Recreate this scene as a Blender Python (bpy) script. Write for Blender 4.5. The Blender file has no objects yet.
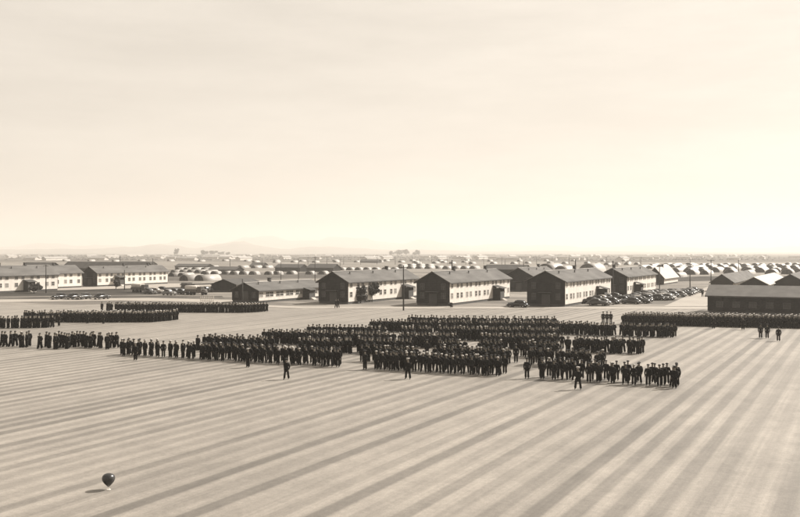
import bpy, bmesh, math, random
from mathutils import Vector, Matrix
random.seed(11)
S = bpy.context.scene
COL = S.collection
R = math.radians
# ------------------------------------------------------------------ camera
H = 11.5; F = 900.0; HZ = 252.0          # camera height (m), focal length and horizon row in photo pixels
cam_d = bpy.data.cameras.new('camera'); cam = bpy.data.objects.new('camera', cam_d); COL.objects.link(cam)
cam.location = (0, 0, H); cam.rotation_euler = (R(90), 0, 0)
cam_d.sensor_width = 36; cam_d.lens = 36*F/800; cam_d.shift_y = -6.5/800
cam_d.clip_start = 0.5; cam_d.clip_end = 60000
S.camera = cam
# ------------------------------------------------------------------ light
SUN_EL = 40; SX, SY = 0.89, 0.456        # direction towards the sun on the ground
SKY_GAIN = 3.7
SUN_AZ = math.atan2(SX, SY)              # clockwise from +Y
w = bpy.data.worlds.new('World'); S.world = w; w.use_nodes = True
nt = w.node_tree; nt.nodes.clear()
sky = nt.nodes.new('ShaderNodeTexSky'); sky.sky_type = 'NISHITA'; sky.sun_disc = False
sky.sun_elevation = R(SUN_EL); sky.sun_rotation = SUN_AZ
sky.air_density = 1.6; sky.dust_density = 4.0; sky.ozone_density = 1.0
bw = nt.nodes.new('ShaderNodeRGBToBW'); nt.links.new(sky.outputs[0], bw.inputs[0])
tcw = nt.nodes.new('ShaderNodeTexCoord')
mpw = nt.nodes.new('ShaderNodeMapping'); mpw.inputs['Scale'].default_value = (1.6, 1.6, 9)
nt.links.new(tcw.outputs['Generated'], mpw.inputs[0])
nw = nt.nodes.new('ShaderNodeTexNoise'); nw.inputs['Scale'].default_value = 2.2; nw.inputs['Detail'].default_value = 6; nw.inputs['Roughness'].default_value = .62
nt.links.new(mpw.outputs[0], nw.inputs['Vector'])
mrw = nt.nodes.new('ShaderNodeMapRange'); mrw.inputs[1].default_value = .35; mrw.inputs[2].default_value = .7
mrw.inputs[3].default_value = .90; mrw.inputs[4].default_value = 1.07; nt.links.new(nw.outputs[0], mrw.inputs[0])
mm = nt.nodes.new('ShaderNodeMath'); mm.operation = 'MULTIPLY'; pw = nt.nodes.new('ShaderNodeMath'); pw.operation = 'POWER'; pw.inputs[1].default_value = .25; nt.links.new(bw.outputs[0], pw.inputs[0])
k2 = nt.nodes.new('ShaderNodeMath'); k2.operation = 'MULTIPLY'; k2.inputs[1].default_value = SKY_GAIN; nt.links.new(pw.outputs[0], k2.inputs[0]); nt.links.new(k2.outputs[0], mm.inputs[0]); nt.links.new(mrw.outputs[0], mm.inputs[1])
comb = nt.nodes.new('ShaderNodeVectorMath'); comb.operation = 'SCALE'
comb.inputs[0].default_value = (1.0, .918, .812); nt.links.new(mm.outputs[0], comb.inputs['Scale'])
bg = nt.nodes.new('ShaderNodeBackground'); bg.inputs[1].default_value = 0.075
wo = nt.nodes.new('ShaderNodeOutputWorld')
nt.links.new(comb.outputs[0], bg.inputs[0]); nt.links.new(bg.outputs[0], wo.inputs[0])
sd = bpy.data.lights.new('sun', 'SUN'); sd.energy = 5.0; sd.angle = R(.5); sd.color = (1, .945, .87)
so = bpy.data.objects.new('sun', sd); COL.objects.link(so)
ce = math.cos(R(SUN_EL)); sdir = Vector((SX*ce, SY*ce, math.sin(R(SUN_EL)))).normalized()
so.rotation_euler = sdir.to_track_quat('Z', 'Y').to_euler(); so.location = (300, 150, 300)
S.view_settings.view_transform = 'Standard'; S.view_settings.look = 'None'
S.view_settings.exposure = 0.97; S.view_settings.gamma = 1; S.view_settings.use_curve_mapping = False
S.render.engine = 'CYCLES'
S.cycles.volume_bounces = 1; S.cycles.max_bounces = 6
S.cycles.film_exposure = 1
# ------------------------------------------------------------------ frame of the camp
nrm = math.hypot(470, F)
V = Vector((470/nrm, F/nrm, 0)); U = Vector((V.y, -V.x, 0))      # V runs away along the barracks, U across
ROT = math.atan2(U.y, U.x)
def P(x, y, z=0.0):
    Y = F*H/(y-HZ)
    return Vector(((x-400)*Y/F, Y, z))
def PD(x, Y, z=0.0): return Vector(((x-400)*Y/F, Y, z))
# ------------------------------------------------------------------ materials
def sep(g, warm=1.0):
    return (g*(1+.055*warm), g*(1-.018*warm), g*(1-.105*warm), 1)
MATS = {}
def mat(name, g, rough=.85, warm=1.0, var=.15, scale=.6, spec=.3, bump=None, metal=0, coord='Object', aniso=(1, 1, 1)):
    if name in MATS: return MATS[name]
    m = bpy.data.materials.new(name); m.use_nodes = True; n = m.node_tree; b = n.nodes['Principled BSDF']
    b.inputs['Roughness'].default_value = rough; b.inputs['Specular IOR Level'].default_value = spec; b.inputs['Metallic'].default_value = metal
    tc = n.nodes.new('ShaderNodeTexCoord'); mp = n.nodes.new('ShaderNodeMapping'); mp.inputs['Scale'].default_value = aniso
    n.links.new(tc.outputs[coord], mp.inputs[0])
    no = n.nodes.new('ShaderNodeTexNoise'); no.inputs['Scale'].default_value = scale; no.inputs['Detail'].default_value = 7; no.inputs['Roughness'].default_value = .6
    n.links.new(mp.outputs[0], no.inputs['Vector'])
    cr = n.nodes.new('ShaderNodeValToRGB'); cr.color_ramp.elements[0].position = .3; cr.color_ramp.elements[1].position = .7
    cr.color_ramp.elements[0].color = sep(g*(1-var), warm); cr.color_ramp.elements[1].color = sep(g*(1+var), warm)
    n.links.new(no.outputs[0], cr.inputs[0]); n.links.new(cr.outputs[0], b.inputs['Base Color'])
    if bump:
        ax, per, dist = bump
        sx = n.nodes.new('ShaderNodeSeparateXYZ'); n.links.new(tc.outputs['Object'], sx.inputs[0])
        md = n.nodes.new('ShaderNodeMath'); md.operation = 'MULTIPLY'; md.inputs[1].default_value = 1/per; n.links.new(sx.outputs[ax], md.inputs[0])
        fr = n.nodes.new('ShaderNodeMath'); fr.operation = 'FRACT'; n.links.new(md.outputs[0], fr.inputs[0])
        bp = n.nodes.new('ShaderNodeBump'); bp.inputs['Distance'].default_value = dist; bp.inputs['Strength'].default_value = 1
        n.links.new(fr.outputs[0], bp.inputs['Height']); n.links.new(bp.outputs[0], b.inputs['Normal'])
    MATS[name] = m; return m
M_wall = mat('whitewashed_siding', .62, .8, 1, .10, .9, .2, ('Z', .25, .03), aniso=(1, 1, .25))
M_gable = mat('shade_dark_boards', .026, .85, .6, .35, .7, .1, ('Z', .25, .03))  # near-black colour paints in the shade on gable ends, porch sides, shed walls
M_roof = mat('asphalt_roofing', .10, .9, .7, .3, .35, .2, ('X', .6, .03), aniso=(1, .35, 1))
M_roofd = mat('tarred_roofing', .07, .9, .6, .2, .5, .15)
M_roofl = mat('pale_roofing', .36, .75, 1, .1, .5, .2)
M_skirt = mat('foundation_boards', .06, .9, .6)
M_glass = mat('window_glass', .035, .25, .5, .3, 1.5, .5)
M_blind = mat('drawn_blind', .2, .8, 1, .2)
M_frame = mat('painted_frame', .5, .7)
M_wood = mat('pole_timber', .05, .9, .6, .3, 3, .1, aniso=(1, 1, .2))
M_iron = mat('flue_iron', .05, .6, .5)
M_tin = mat('corrugated_iron', .29, .5, .8, .14, .5, .4, ('Y', .4, .04))
M_tinb = mat('bright_corrugated_iron', .38, .5, .8, .2, .4, .4, ('Y', .4, .04))
M_tind = mat('dull_corrugated_iron', .28, .6, .8, .2, .5, .3, ('Y', .4, .04))
M_end = mat('quonset_end_boards', .045, .9, .6, .3)
M_leaf = mat('foliage', .045, .9, .7, .5, 1.2, .1)
M_leaff = mat('distant_foliage', .07, .9, .7, .4, .02, .1)
M_bark = mat('bark', .06, .95, .7)
M_navy = mat('navy_uniform_cloth', .016, .95, .2, .4, 8, .05)
M_navy2 = mat('black_trouser_cloth', .012, .95, .2, .4, 8, .05)
M_skin = mat('skin', .13, .6, 2.2, .1)
M_hair = mat('hair', .02, .8, .6)
M_capw = mat('white_cap_cloth', .36, .85, 1, .08)
M_capd = mat('dark_cap_cloth', .03, .9, .4)
M_shoe = mat('shoe_leather', .015, .5, .3)
M_tyre = mat('tyre_rubber', .03, .9, .2)
M_chrome = mat('dull_chrome', .55, .25, .4, .1, 2, .5, None, .8)
PAINT = [mat('black_car_paint', .018, .25, .2, .2, 2, .5), mat('dark_car_paint', .05, .3, .4, .2, 2, .5), mat('grey_car_paint', .14, .3, .6, .15, 2, .5),
         mat('tan_car_paint', .32, .35, 1.2, .12, 2, .5), mat('drab_truck_paint', .09, .6, 1.2, .2, 2, .3)]
M_canvas = mat('pale_canvas', .5, .95, 1.2, .15)
M_ball = mat('glossy_dark_enamel', .02, .27, .4, .1, 3, .6)

def ground_mat(name, g, var, sc, warm=1.4, rough=.9, spec=.25, stripes=False, patch=None):
    m = bpy.data.materials.new(name); m.use_nodes = True; n = m.node_tree; b = n.nodes['Principled BSDF']
    b.inputs['Roughness'].default_value = rough; b.inputs['Specular IOR Level'].default_value = spec
    geo = n.nodes.new('ShaderNodeNewGeometry')
    mp = n.nodes.new('ShaderNodeMapping'); mp.vector_type = 'TEXTURE'; mp.inputs['Rotation'].default_value = (0, 0, ROT)
    n.links.new(geo.outputs['Position'], mp.inputs[0])
    def noise(scale, vec=(1, 1, 1), detail=5, rgh=.6, off=(0, 0, 0)):
        q = n.nodes.new('ShaderNodeMapping'); q.inputs['Scale'].default_value = vec; q.inputs['Location'].default_value = off; n.links.new(mp.outputs[0], q.inputs[0])
        k = n.nodes.new('ShaderNodeTexNoise'); k.inputs['Scale'].default_value = scale; k.inputs['Detail'].default_value = detail; k.inputs['Roughness'].default_value = rgh
        n.links.new(q.outputs[0], k.inputs['Vector']); return k.outputs[0]
    def rng(v, a, b_, lo, hi):
        k = n.nodes.new('ShaderNodeMapRange'); k.inputs[1].default_value = a; k.inputs[2].default_value = b_; k.inputs[3].default_value = lo; k.inputs[4].default_value = hi
        k.interpolation_type = 'SMOOTHSTEP'; n.links.new(v, k.inputs[0]); return k.outputs[0]
    def op(o, a, c):
        k = n.nodes.new('ShaderNodeMath'); k.operation = o
        for i, t in enumerate((a, c)):
            if isinstance(t, (int, float)): k.inputs[i].default_value = t
            else: n.links.new(t, k.inputs[i])
        return k.outputs[0]
    val = rng(noise(sc), .3, .7, 1-var, 1+var)
    val = op('MULTIPLY', val, rng(noise(sc*9, detail=7, rgh=.7), .3, .7, 1-var*.6, 1+var*.6))
    val = op('MULTIPLY', val, rng(noise(3.0, detail=8, rgh=.8), .34, .66, .88, 1.10))
    if stripes:
        sx = n.nodes.new('ShaderNodeSeparateXYZ'); n.links.new(mp.outputs[0], sx.inputs[0])
        t_ = op('ADD', op('DIVIDE', sx.outputs[0], 1.62), op('MULTIPLY', noise(.3, (.2, .012, 0), 2, .5, (2, 8, 0)), .9))   # even grader passes
        cell = n.nodes.new('ShaderNodeTexWhiteNoise'); cell.noise_dimensions = '1D'; n.links.new(op('FLOOR', t_, 0), cell.inputs['W'])
        fr = op('FRACT', t_, 0)
        edge = op('MULTIPLY', rng(fr, 0, .14, 0, 1), rng(fr, .50, .66, 1, 0))
        s1 = op('SUBTRACT', 1.12, op('MULTIPLY', edge, rng(cell.outputs['Value'], 0, 1, .14, .46)))
        s1 = op('ADD', s1, op('MULTIPLY', op('MULTIPLY', rng(fr, .70, .76, 0, 1), rng(fr, .84, .92, 1, 0)), .09))
        s2 = rng(noise(.9, (1, .008, 0), 3, .6, (31, 7, 0)), .36, .64, .93, 1.05)
        s3 = rng(noise(5.5, (1, .015, 0), 3, .6, (11, 3, 0)), .36, .64, .95, 1.04)
        s4 = rng(noise(.11, (1, .01, 0), 2, .5, (1, 3, 0)), .4, .6, .93, 1.04)
        fade = rng(noise(.09, (1, .45, 0), 6, .7, (5, 50, 0)), .30, .6, .72, 1.1)
        val = op('MULTIPLY', val, rng(noise(.6, (1, .5, 0), 8, .75, (9, 2, 0)), .34, .62, .90, 1.05))
        val = op('MULTIPLY', val, rng(noise(.22, (1, 1, 0), 9, .8, (40, 9, 0)), .26, .36, .80, 1))
        val = op('MULTIPLY', val, rng(noise(14, (1, 1, 0), 3, .7), .3, .7, .86, 1.10))
        st = op('MULTIPLY', op('MULTIPLY', s1, s2), op('MULTIPLY', s3, s4))
        st = op('ADD', op('MULTIPLY', op('SUBTRACT', st, 1.0), fade), 1.0)
        val = op('MULTIPLY', val, st)
    if patch:
        f_, lo_ = patch
        val = op('MULTIPLY', val, rng(noise(f_, (.35, 1.6, 1), 6, .6, (3, 9, 0)), .42, .6, lo_, 1))
    vm = n.nodes.new('ShaderNodeVectorMath'); vm.operation = 'SCALE'; vm.inputs[0].default_value = sep(g, warm)[:3]
    n.links.new(val, vm.inputs['Scale']); n.links.new(vm.outputs[0], b.inputs['Base Color'])
    bp = n.nodes.new('ShaderNodeBump'); bp.inputs['Distance'].default_value = .03; bp.inputs['Strength'].default_value = .6
    n.links.new(noise(2.5, detail=8, rgh=.7), bp.inputs['Height']); n.links.new(bp.outputs[0], b.inputs['Normal'])
    return m
G_parade = ground_mat('graded_parade_dirt', .188, .10, .06, 1.5, .6, .4, True)
G_base = ground_mat('camp_dirt', .185, .18, .03, 1.5, .85, .25, False, (.05, .5))
G_field = ground_mat('dark_grass', .05, .3, .05, 1.3, .95, .1, False, (.05, .55))
G_road = ground_mat('pale_road', .265, .08, .1, 1.4, .8, .25)
G_grey = ground_mat('worn_earth', .085, .35, .06, 1.4, .9, .15, False, (.06, .6))
G_far = ground_mat('plain_earth', .125, .3, .006, 1.3, .95, .1, False, (.006, .5))
G_hill = ground_mat('hill_grass', .11, .25, .002, 1.3, 1, .05)
# ------------------------------------------------------------------ mesh helpers
def link(name, me, parent=None, loc=None, rz=0):
    o = bpy.data.objects.new(name, me); COL.objects.link(o)
    if parent: o.parent = parent
    if loc is not None: o.location = loc
    o.rotation_euler = (0, 0, rz); return o
def mesh_of(name, bm, mats, smooth=False):
    me = bpy.data.meshes.new(name); bm.normal_update(); bm.to_mesh(me); bm.free()
    for m in (mats if isinstance(mats, (list, tuple)) else [mats]): me.materials.append(m)
    if smooth: me.polygons.foreach_set('use_smooth', [True]*len(me.polygons))
    return me
def box(bm, x0, x1, y0, y1, z0, z1, mi=0):
    v = [bm.verts.new(c) for c in ((x0,y0,z0),(x1,y0,z0),(x1,y1,z0),(x0,y1,z0),(x0,y0,z1),(x1,y0,z1),(x1,y1,z1),(x0,y1,z1))]
    for f in ((0,3,2,1),(4,5,6,7),(0,1,5,4),(1,2,6,5),(2,3,7,6),(3,0,4,7)):
        bm.faces.new([v[i] for i in f]).material_index = mi
def cyl(bm, p0, p1, r0, r1=None, n=8, mi=0, cap=True):
    r1 = r0 if r1 is None else r1
    p0 = Vector(p0); p1 = Vector(p1); d = (p1-p0).normalized()
    a = d.orthogonal().normalized(); b = d.cross(a)
    A = []; B = []
    for i in range(n):
        t = 2*math.pi*i/n; k = a*math.cos(t)+b*math.sin(t)
        A.append(bm.verts.new(p0+k*r0)); B.append(bm.verts.new(p1+k*r1))
    for i in range(n):
        j = (i+1) % n; f = bm.faces.new((A[i], A[j], B[j], B[i])); f.material_index = mi; f.smooth = True
    if cap: bm.faces.new(A[::-1]).material_index = mi; bm.faces.new(B).material_index = mi
def prism(bm, prof, y0, y1, mi=0):       # closed profile in x,z swept along y
    A = [bm.verts.new((x, y0, z)) for x, z in prof]; B = [bm.verts.new((x, y1, z)) for x, z in prof]
    n = len(prof)
    for i in range(n):
        j = (i+1) % n; bm.faces.new((A[i], A[j], B[j], B[i])).material_index = mi
    bm.faces.new(A[::-1]).material_index = mi; bm.faces.new(B).material_index = mi
def tag(o, label=None, cat=None, group=None, kind=None):
    if label and len(label.replace('-', ' ').split()) > 16: print('LONG', len(label.replace('-', ' ').split()), label)
    if label: o['label'] = label
    if cat: o['category'] = cat
    if group: o['group'] = group
    if kind: o['kind'] = kind
    return o
def empty(name, loc, rz=0):
    o = bpy.data.objects.new(name, None); COL.objects.link(o); o.location = loc; o.rotation_euler = (0, 0, rz); o.empty_display_size = .5; return o
KIDS = {}
def kid(name, me, parent, loc=None):
    o = link(name, me, parent, loc); KIDS.setdefault(parent.name, []).append(o); return o
def dup(root, loc, rz=None, scale=None, swap=None):
    c = root.copy(); COL.objects.link(c); c.location = loc
    if rz is not None: c.rotation_euler = (0, 0, rz)
    if scale is not None: c.scale = scale if isinstance(scale, (tuple, list)) else (scale,)*3
    for ch in KIDS.get(root.name, []):
        d = ch.copy(); COL.objects.link(d); d.parent = c
        KIDS.setdefault(c.name, []).append(d)
        if swap and ch.data.materials and ch.data.materials[0] in swap:
            d.data = swap_mesh(ch.data, swap)
        for g in KIDS.get(ch.name, []):
            e = g.copy(); COL.objects.link(e); e.parent = d
    return c
SW = {}
def swap_mesh(me, swap):
    key = (me.name, tuple(sorted((a.name, b.name) for a, b in swap.items())))
    if key not in SW:
        m2 = me.copy()
        for i, m in enumerate(m2.materials):
            if m in swap: m2.materials[i] = swap[m]
        SW[key] = m2
    return SW[key]
# ------------------------------------------------------------------ ground
def poly(name, pts, z, m):
    bm = bmesh.new(); bm.faces.new([bm.verts.new((p[0], p[1], z)) for p in pts]); 
    o = link(name, mesh_of(name, bm, m)); tag(o, kind='structure'); return o
bm = bmesh.new(); box(bm, -14000, 14000, -400, 18000, -.5, 0); tag(link('ground', mesh_of('ground', bm, G_far)), kind='structure')
def wpoly(name, px, z, m): return poly(name, [P(*p) for p in px], z, m)
wpoly('camp_earth', [(-400,296),(1300,296),(1500,262),(-600,262)], .02, G_base)
# parade ground: its far edge runs just in front of the barracks
pe = [Vector((-140, 12, 0)), Vector((150, 12, 0))]
poly('parade_ground', [(-150,-60),(190,-60),(190,P(900,310).y),tuple(P(900,310)[:2]),tuple(P(640,307)[:2]),tuple(P(400,307.5)[:2]),tuple(P(262,306.5)[:2]),tuple(P(150,304)[:2]),tuple(P(-20,305.5)[:2]),(-150,P(-20,305.5).y)], .008, G_parade)
poly('earth_apron', [(-400,-60),(500,-60),(500,400),(-400,400)], .004, G_base)
wpoly('field', [(-60,297.5),(60,296),(150,294.5),(232,292),(214,286.5),(96,289.5),(-60,293.5)], .035, G_field)
wpoly('camp_road', [(-60,303.2),(120,300.6),(235,303),(262,306),(262,303.6),(235,300.2),(150,298),(-60,300.3)], .04, G_road)
wpoly('field', [(-60,300),(150,297.7),(225,299),(222,296),(60,296.6),(-60,298.2)], .03, G_grey)
wpoly('field', [(262,300.5),(318,297),(318,294),(262,296)], .03, G_grey)
wpoly('camp_road', [(-60,293.4),(96,289.4),(214,286.2),(300,281),(300,279.5),(160,284),(-60,290)], .045, G_road)
wpoly('field', [(165,281),(330,277.5),(330,272.6),(165,274.5)], .03, G_grey)
wpoly('field', [(180,285.6),(232,284),(232,282.5),(180,283.8)], .05, G_field)
wpoly('camp_road', [(240,306.2),(300,308.6),(520,309),(720,309.5),(720,306.9),(520,307),(300,306.9),(262,305)], .055, G_road)
wpoly('field', [(655,282),(700,281),(790,279),(790,276),(700,276.5),(662,279)], .04, G_field)
wpoly('parking_ground', [(572,306.5),(662,307.5),(712,284),(668,281.5)], .03, G_base)
wpoly('camp_road', [(664,306.5),(706,306.5),(752,282),(716,283)], .045, G_road)
# hills
def hills(name, Y, x0, x1, pts, z_m):
    bm = bmesh.new(); n = 160; rows = 10; grid = []
    for r_ in range(rows+1):
        t = r_/rows; row = []
        for i in range(n+1):
            x = x0+(x1-x0)*i/n
            h = 0
            for cx, hw, top in pts:
                d = (x-cx)/hw
                h = max(h, (HZ-top)*math.exp(-d*d*1.4))
            h *= 1+.13*math.sin(x*.083+Y)+.07*math.sin(x*.21+1)+.05*math.sin(x*.57)
            depth = Y*(1+.35*(t-.35))
            hh = (h*Y/F+H)*math.sin(math.pi*min(1, t/.7)*.5 if t < .7 else math.pi*.5)*(1 if t < .75 else 1-.3*(t-.75))
            hh *= 1+.1*math.sin(x*.3+r_*1.7)*(1-t)
            row.append(bm.verts.new(((x-400)*depth/F, depth, hh-2)))
        grid.append(row)
    for a in range(rows):
        for i in range(n): bm.faces.new((grid[a][i], grid[a][i+1], grid[a+1][i+1], grid[a+1][i])).smooth = True
    tag(link(name, mesh_of(name, bm, z_m)), kind='structure')
hills('hills', 7000, -300, 1200, [(60,70,248),(150,70,244),(235,60,242),(330,70,246),(20,90,249),(560,120,250.5),(420,60,249)], G_hill)
hills('hills', 11000, -300, 1200, [(260,70,235),(330,80,236),(180,60,240),(430,70,240),(520,90,243),(640,120,245),(800,140,246),(60,120,243),(370,50,237)], G_hill)
# ------------------------------------------------------------------ buildings
def window_mesh(w_, h_, side):
    """glazed window: side=0 on the +x wall, 1 on the -y gable"""
    bm = bmesh.new()
    if side == 0:
        box(bm, 0, .03, -w_/2, w_/2, 0, h_)
    else: box(bm, -w_/2, w_/2, -.03, 0, 0, h_)
    g = mesh_of('window_pane', bm, M_glass)
    bm = bmesh.new(); t = .07
    def bar(a, b, z0, z1):
        if side == 0: box(bm, .032, .07, a, b, z0, z1)
        else: box(bm, a, b, -.07, -.032, z0, z1)
    bar(-w_/2-t, w_/2+t, -t, 0); bar(-w_/2-t, w_/2+t, h_, h_+t); bar(-w_/2-t, -w_/2, 0, h_); bar(w_/2, w_/2+t, 0, h_)
    bar(-w_/2, w_/2, h_/2-.025, h_/2+.025); bar(-.02, .02, 0, h_/2-.025); bar(-.02, .02, h_/2+.025, h_)
    f = mesh_of('window_frame', bm, M_frame if side == 0 else M_skirt)
    return g, f
WIN = {}
def add_window(root, x, y, z, w_, h_, side, dark=False):
    k = (w_, h_, side)
    if k not in WIN: WIN[k] = window_mesh(*k)
    g, f = WIN[k]
    o = kid('window', swap_mesh(g, {M_glass: M_blind}) if random.random() < .28 and side == 0 and not dark else g, root, (x, y, z)); kid('frame', swap_mesh(f, {M_frame: M_roofd}) if dark else f, o)
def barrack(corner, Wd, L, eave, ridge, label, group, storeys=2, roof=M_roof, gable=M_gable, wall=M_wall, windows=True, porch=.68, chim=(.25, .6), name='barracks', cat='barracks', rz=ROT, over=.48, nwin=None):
    """corner = near right ground corner; local +y runs away, body spans x in [-Wd,0]"""
    r = empty(name, corner, rz); tag(r, label, cat, group)
    t = .15
    bm = bmesh.new(); box(bm, -t, 0, t, L-t, .5, eave); box(bm, -Wd, -Wd+t, t, L-t, .5, eave)
    kid('side_walls', mesh_of('side_walls', bm, wall), r)
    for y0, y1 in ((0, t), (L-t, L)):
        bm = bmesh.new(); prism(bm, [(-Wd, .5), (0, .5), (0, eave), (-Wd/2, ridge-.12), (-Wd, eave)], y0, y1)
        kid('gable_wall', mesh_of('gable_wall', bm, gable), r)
    bm = bmesh.new(); box(bm, -Wd+.1, -.1, .1, L-.1, -.3, .5); kid('foundation', mesh_of('foundation', bm, M_skirt), r)
    sl = (ridge-eave)/(Wd/2); ez = eave-sl*over; th = .14
    bm = bmesh.new()
    prism(bm, [(-Wd/2, ridge), (over, ez), (over, ez+th), (-Wd/2, ridge+th), (-Wd-over, ez+th), (-Wd-over, ez)], -over, L+over)
    rf = kid('roof', mesh_of('roof', bm, roof), r)
    bm = bmesh.new()                                   # fascia and gutter line under the eave
    box(bm, over-.04, over+.06, -over-.02, L+over+.02, ez-.1, ez+.04); box(bm, -Wd-over-.06, -Wd-over+.04, -over-.02, L+over+.02, ez-.1, ez+.04)
    kid('fascia', mesh_of('fascia', bm, M_skirt), r)
    for c in chim:
        bm = bmesh.new(); box(bm, -Wd/2-.35, -Wd/2+.35, L*c-.3, L*c+.3, ridge-.3, ridge+.85); box(bm, -Wd/2-.42, -Wd/2+.42, L*c-.37, L*c+.37, ridge+.85, ridge+.98)
        kid('chimney', mesh_of('chimney', bm, M_iron), rf)
    if L > 18 and windows:
        for k in range(3):
            y = L*(.15+.3*k+random.uniform(-.04, .04)); bm = bmesh.new(); xx = -Wd*.33; zz = ridge-(ridge-eave)*.34
            cyl(bm, (xx, y, zz-.2), (xx, y, zz+.55), .13, .13, 8); cyl(bm, (xx, y, zz+.55), (xx, y, zz+.75), .26, .05, 8)
            kid('vent_pipe', mesh_of('vent_pipe', bm, M_iron), rf)
        bm = bmesh.new(); prism(bm, [(-Wd/2-.25, ridge+.10), (-Wd/2, ridge+.165), (-Wd/2+.25, ridge+.10), (-Wd/2, ridge+.19)], -over-.01, L+over+.01)
        kid('ridge_cap', mesh_of('ridge_cap', bm, M_tind), rf)
    if windows:
        n = nwin or max(4, int(L/2.5))
        py = L*porch if porch else -99
        for i in range(n):
            y = L*(i+.6)/(n+.2) + (.25 if i % 2 else -.25)
            if storeys == 2:
                add_window(r, 0, y, eave-1.28, 1.0, 1.1, 0)
                if abs(y-py) > 1.9: add_window(r, 0, y, 1.55, 1.0, 1.1, 0)
            elif abs(y-py) > 1.6: add_window(r, 0, y, .5+(eave-.5)*.35, 1.3, 1.0, 0)
        for z in ([1.5, eave-1.6] if storeys == 2 else [1.2]):
            for x in (-Wd*.82, -Wd*.18): add_window(r, x, 0, z, .9, 1.2, 1)
        bm = bmesh.new(); box(bm, -Wd/2-.9, -Wd/2+.9, -.06, -.002, .5, 2.6); kid('door', mesh_of('door', bm, M_skirt), r)
        bm = bmesh.new()
        for s in range(3): box(bm, -Wd/2-1.1, -Wd/2+1.1, -.9+s*.3, -.07, s*.17+.001*s, s*.17+.16)
        kid('steps', mesh_of('steps', bm, M_skirt), r)
        if storeys == 2:                               # boarded lintel canopy on the gable
            bm = bmesh.new(); box(bm, -Wd/2-1.4, -Wd/2+1.4, -1.1, -.003, 2.9, 3.02); kid('canopy', mesh_of('canopy', bm, M_roofd), r)
    if porch:
        y = L*porch; d = 1.9; w2 = 1.3; ph = 2.9 if storeys == 2 else 2.3
        bm = bmesh.new()
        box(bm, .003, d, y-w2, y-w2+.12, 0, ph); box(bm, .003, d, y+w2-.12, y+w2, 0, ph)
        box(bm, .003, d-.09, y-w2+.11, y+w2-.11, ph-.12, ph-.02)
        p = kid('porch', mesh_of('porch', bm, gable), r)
        bm = bmesh.new(); prism(bm, [(.08, ph+.55), (d+.5, ph-.05), (d+.5, ph+.08), (.08, ph+.68)], y-w2-.25, y+w2+.25)
        kid('porch_roof', mesh_of('porch_roof', bm, M_roofd), p)
        bm = bmesh.new(); box(bm, d-.08, d, y-w2+.12, y+w2-.12, .05, 2.1); kid('porch_door', mesh_of('porch_door', bm, M_skirt), p)
        bm = bmesh.new()
        for s in range(3): box(bm, d+.01, d+1.0-s*.3, y-w2*.6, y+w2*.6, s*.16, s*.16+.15)
        kid('porch_steps', mesh_of('porch_steps', bm, M_frame), p)
    return r
def meas(nc, fc, eave_y, peak, lc):
    """near corner px, far corner px -> corner, length along V; widths etc from px rows"""
    A = P(*nc); kf = (fc[0]-400)/F; L = (kf*A.y-A.x)/(V.x-kf*V.y)
    ev = H*(nc[1]-eave_y)/(nc[1]-HZ)
    C = P(lc, nc[1]); 
    # width: solve x of A - U*w == lc
    k = (lc-400)/F; wd = (A.x-k*A.y)/(U.x-k*U.y)
    m = A-U*wd/2; rg = H-(peak[1]-HZ)*m.y/F
    return A, L, ev, wd, rg
GB = 'two-storey barracks lined up behind the parade ground'
def bk(nc, fc, ey, pk, lc, label, **k):
    A, L, ev, wd, rg = meas(nc, fc, ey, pk, lc)
    ev += .28 if k.get('storeys', 2) == 2 else .15
    if 'L' in k: L = k.pop('L')
    print(label, 'L %.1f W %.1f eave %.2f ridge %.2f' % (L, wd, ev, rg))
    return barrack(A, wd, L, ev, rg, label, k.pop('group', GB), **k)
bk((348,304.3), (418,297), 283, (333,272), 318.5, 'white two-storey barracks with dark trees against its long side, left of tall pole', porch=.78, chim=(.72,))
bk((449.5,306), (510,299.5), 283.5, (431,272), 416.5, 'white two-storey barracks just right of the tall pole, two stub chimneys on ridge', chim=(.3, .82), porch=.72)
bk((565,307), (611,300.2), 282.5, (546,271.3), 527, 'white two-storey barracks at the car park\'s left edge, dark porch beside cars', chim=(.55,), porch=.68)
bk((627,296.5), (656,291.5), 277.5, (612,268.6), 597, 'white two-storey barracks behind the rows of parked cars, rightmost of its kind', chim=(.06,), porch=.25)
bk((533.5,291.8), (560,287), 277.5, (518,268), 504, 'barracks half hidden in the gap between two nearer blocks, showing black gable and roof', chim=(.7,), porch=None)
bk((97,286.8), (168,283.6), 273.6, (90,266.8), 82.5, 'long pale barracks at left with full window rows facing the field', chim=(.45,.8), porch=.27, group='two-storey barracks far to the left')
bk((40,289.3), (82,287), 274.2, (33,266), 24, 'pale barracks tucked behind the dark gable end at far left', chim=(.5,), porch=None, group='two-storey barracks far to the left')
bk((-14,293.7), (58,290), 276.8, (-24,266.6), -34, 'pale barracks cut off by the left picture edge, porch on its long side', chim=(.3,.66), porch=.55, group='two-storey barracks far to the left')
bk((258.5,303.2), (322,296.6), 291, (246,283), 232, 'long single-storey barracks with dark gable end, left of the two-storey row', storeys=1, chim=(.35,), porch=.72, group='single-storey camp buildings', nwin=13)
bk((236,292.2), (262,289.5), 285, (225,279.5), 213, 'low dark single-storey hut partly behind the long single-storey barracks', storeys=1, chim=(), porch=None, windows=False, roof=M_roofd, group='single-storey camp buildings', name='hut', cat='hut')
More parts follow.
